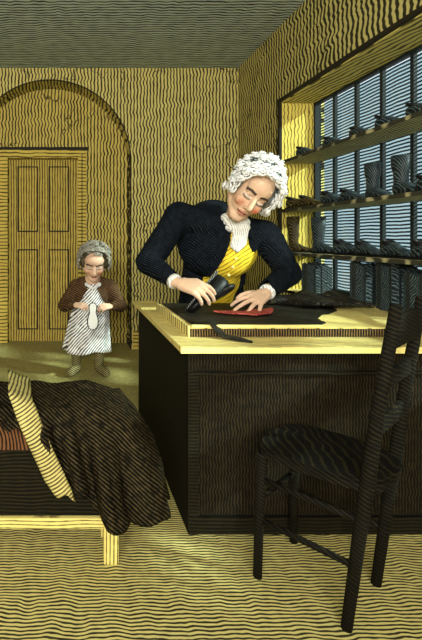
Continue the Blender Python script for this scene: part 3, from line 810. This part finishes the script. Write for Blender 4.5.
# the draped dark garment
def drape():
    bm = bmesh.new()
    NU, NV = 130, 46
    # path of the hanging edge on the bench rim: front edge from left to the corner, then back along the end
    def rim(u):   # u 0..1
        L1, rc, L2 = .62, .05, .16
        S = u*(L1+rc*PI/2+L2)
        if S < L1: return V(BXR-rc-L1+S, BF, 0), V(0,-1,0)
        S -= L1
        if S < rc*PI/2:
            a = S/rc; return V(BXR-rc+math.sin(a)*rc, BF+rc-math.cos(a)*rc, 0), V(math.sin(a), -math.cos(a), 0)
        S -= rc*PI/2
        return V(BXR, BF+rc+S, 0), V(1, 0, 0)
    G = []
    for j in range(NV+1):
        row = []
        for i in range(NU+1):
            u = i/NU; v = j/NV
            p, n = rim(u)
            centre = V(max(-.75, min(.06, p.x-.05)), 1.845, 0)
            drop = (.025+.37*max(0, min(1, (u-.36)/.30))) if u < .66 else (.395-.02*(u-.66)/.34)
            drop += .012*math.sin(u*23)
            if v < .3:
                t = v/.3
                q = centre.lerp(p, .05+.95*t); z = BH+.026+.022*(1-t)+.018*noise.noise(V(q.x*11, q.y*11, 1))
                z -= .012*t**4
            else:
                t = (v-.3)/.7
                fl = .012 + .045*math.sin(min(1, t*1.6)*PI/2)
                ph = u*58+t*1.2+2.4*noise.noise(V(u*4, t*1.5, 3))
                fold = (.034*math.sin(ph)+.012*math.sin(ph*2.3+1))*min(1, t*1.8)
                q = p + n*(fl*min(1, t*5)**.5 + fold + .012)
                q.x += .085*t*math.sin(max(0,min(1, (u-.4)/.35))*PI/2)
                z = BH+.02-drop*t + .006*math.sin(u*60)*t
            row.append(bm.verts.new((q.x, q.y, z)))
        G.append(row)
    for a, b in zip(G, G[1:]):
        for i in range(NU): bm.faces.new((a[i], a[i+1], b[i+1], b[i]))
    return bm
g = obj('draped_coat', drape(), 'cloth_dark', smooth=True)
m_ = g.modifiers.new('t', 'SOLIDIFY'); m_.thickness = .010; m_.offset = 1
tag(g, 'dark hatched coat thrown over the corner of the low bench, pale lining showing', 'coat')
# pale turned-back lining on its left edge
bm = bmesh.new(); NU, NV = 10, 30; G = []
for j in range(NV+1):
    v = j/NV; row = []
    for i in range(NU+1):
        u = i/NU-.5
        if v < .25: t = v/.25; c = V(-.20+.035*t, 1.84-.26*t, BH+.088-.012*t**3); wx = .085
        else: t = (v-.25)/.75; c = V(-.165+.145*t**.85, 1.58-.055*math.sin(min(1, t*2)*PI/2), BH+.076-.285*t-.02*min(1,t*6)); wx = .092
        row.append(bm.verts.new((c.x+u*wx*1.0, c.y-.010*math.cos(u*3)*1.5, c.z-u*.03+(.010*math.sin(u*9) if v > .95 else 0))))
    G.append(row)
for a, b in zip(G, G[1:]):
    for i in range(NU): bm.faces.new((a[i], a[i+1], b[i+1], b[i]))
l = obj('coat_lining', bm, 'cloth_light', g, True); m_ = l.modifiers.new('t', 'SOLIDIFY'); m_.thickness = .008
l['label'] = 'pale yellowish turned-back lining'

# ------------------------------------------------------------------ chair at the lower right
ch = thing('wooden_chair', 'near-black wooden chair with slatted back standing in front of the workbench', 'chair', (.905, 1.535, 0), math.radians(-50))
ch.scale = (.95, .84, 1.03)
# local: x forward is to the picture left (-x), back posts at +x
sw, sd = .40, .38       # width along y, depth along x
SH = .46
bm = bmesh.new()
out = []
for i in range(25):
    a = i/24*2*PI; cx, sy = math.cos(a), math.sin(a)
    x = math.copysign(abs(cx)**.55, cx)*sd*.55; y = math.copysign(abs(sy)**.6, sy)*sw*.5*(1-.08*(x/sd))
    if i < 24: out.append((x-.02, y))
prism(bm, out, 'z', SH-.03, SH)
bmesh.ops.bevel(bm, geom=[e for e in bm.edges if abs(e.verts[0].co.z-e.verts[1].co.z) < 1e-5 and e.verts[0].co.z > SH-.001], offset=.008, segments=2, affect='EDGES')
obj('seat', bm, 'chair', ch)
for s in (-1, 1):
    y = s*.165
    bm = bmesh.new(); tube(bm, [(-.19, y, SH-.03), (-.20, y, .25), (-.205, y*1.03, 0)], [.020,.018,.016], 10); obj('leg', bm, 'chair', ch, True)
    bm = bmesh.new(); tube(bm, [(.09, y, 0), (.125, y, .28), (.15, y, SH), (.175, y, .66), (.225, y, .98)], [.017,.020,.022,.020,.017], 10); obj('back_post', bm, 'chair', ch, True)
    bm = bmesh.new(); tube(bm, [(-.20, y, .20), (.10, y, .20)], .011, 8); obj('stretcher', bm, 'chair', ch, True)
    bm = bmesh.new(); tube(bm, [(-.195, y, .34), (.135, y, .34)], .011, 8); obj('stretcher', bm, 'chair', ch, True)
bm = bmesh.new(); tube(bm, [(-.20, -.165, .27), (-.20, .165, .27)], .011, 8); obj('stretcher', bm, 'chair', ch, True)
for z, x, hgt in ((.90, .213, .09), (.76, .191, .05), (.62, .170, .05)):
    bm = bmesh.new(); box(bm, x-.008, x+.008, -.165, .165, z-hgt/2, z+hgt/2, .003); obj('back_slat', bm, 'chair', ch)

# ------------------------------------------------------------------ light
W = bpy.data.worlds.new('World'); SC.world = W; W.use_nodes = True
bg = W.node_tree.nodes['Background']; bg.inputs[0].default_value = (.86, .94, 1.0, 1); bg.inputs[1].default_value = 1.5
def sun(name, frm, e, ang, col=(1,1,1)):
    l = bpy.data.lights.new(name, 'SUN'); l.energy = e; l.angle = math.radians(ang); l.color = col
    o = bpy.data.objects.new(name, l); COL.objects.link(o)
    o.rotation_euler = Vector(frm).to_track_quat('Z', 'Y').to_euler(); return o
sun('sun', (1.63, -.75, .98), 30.0, 4, (1,.95,.84))
def area(name, loc, tgt, size, e, col=(1,1,1)):
    l = bpy.data.lights.new(name, 'AREA'); l.energy = e; l.shape = 'RECTANGLE'; l.size = size[0]; l.size_y = size[1]; l.color = col
    o = bpy.data.objects.new(name, l); COL.objects.link(o); o.location = loc
    o.rotation_euler = (Vector(loc)-Vector(tgt)).to_track_quat('Z', 'Y').to_euler(); return o
area('front_fill_light', (-.6, -2.2, 2.1), (.3, 4.0, 1.5), (2.4, 1.4), 250, (1,.97,.90))  # added fill lamp inside the closed front wall, no window there

# ------------------------------------------------------------------ camera
cd = bpy.data.cameras.new('Camera'); cam = bpy.data.objects.new('Camera', cd); COL.objects.link(cam)
cam.location = (0, 0, EYE); cam.rotation_euler = (PI/2, 0, 0)
cd.sensor_fit = 'VERTICAL'; cd.sensor_height = 36; cd.lens = 450/640*36
cd.shift_x = (211-68)/640; cd.shift_y = -(320-238)/640
cd.clip_start = .05
SC.camera = cam
SC.view_settings.view_transform = 'Standard'; SC.view_settings.look = 'None'
SC.view_settings.exposure = 0; SC.view_settings.gamma = 1
SC.view_settings.use_curve_mapping = False
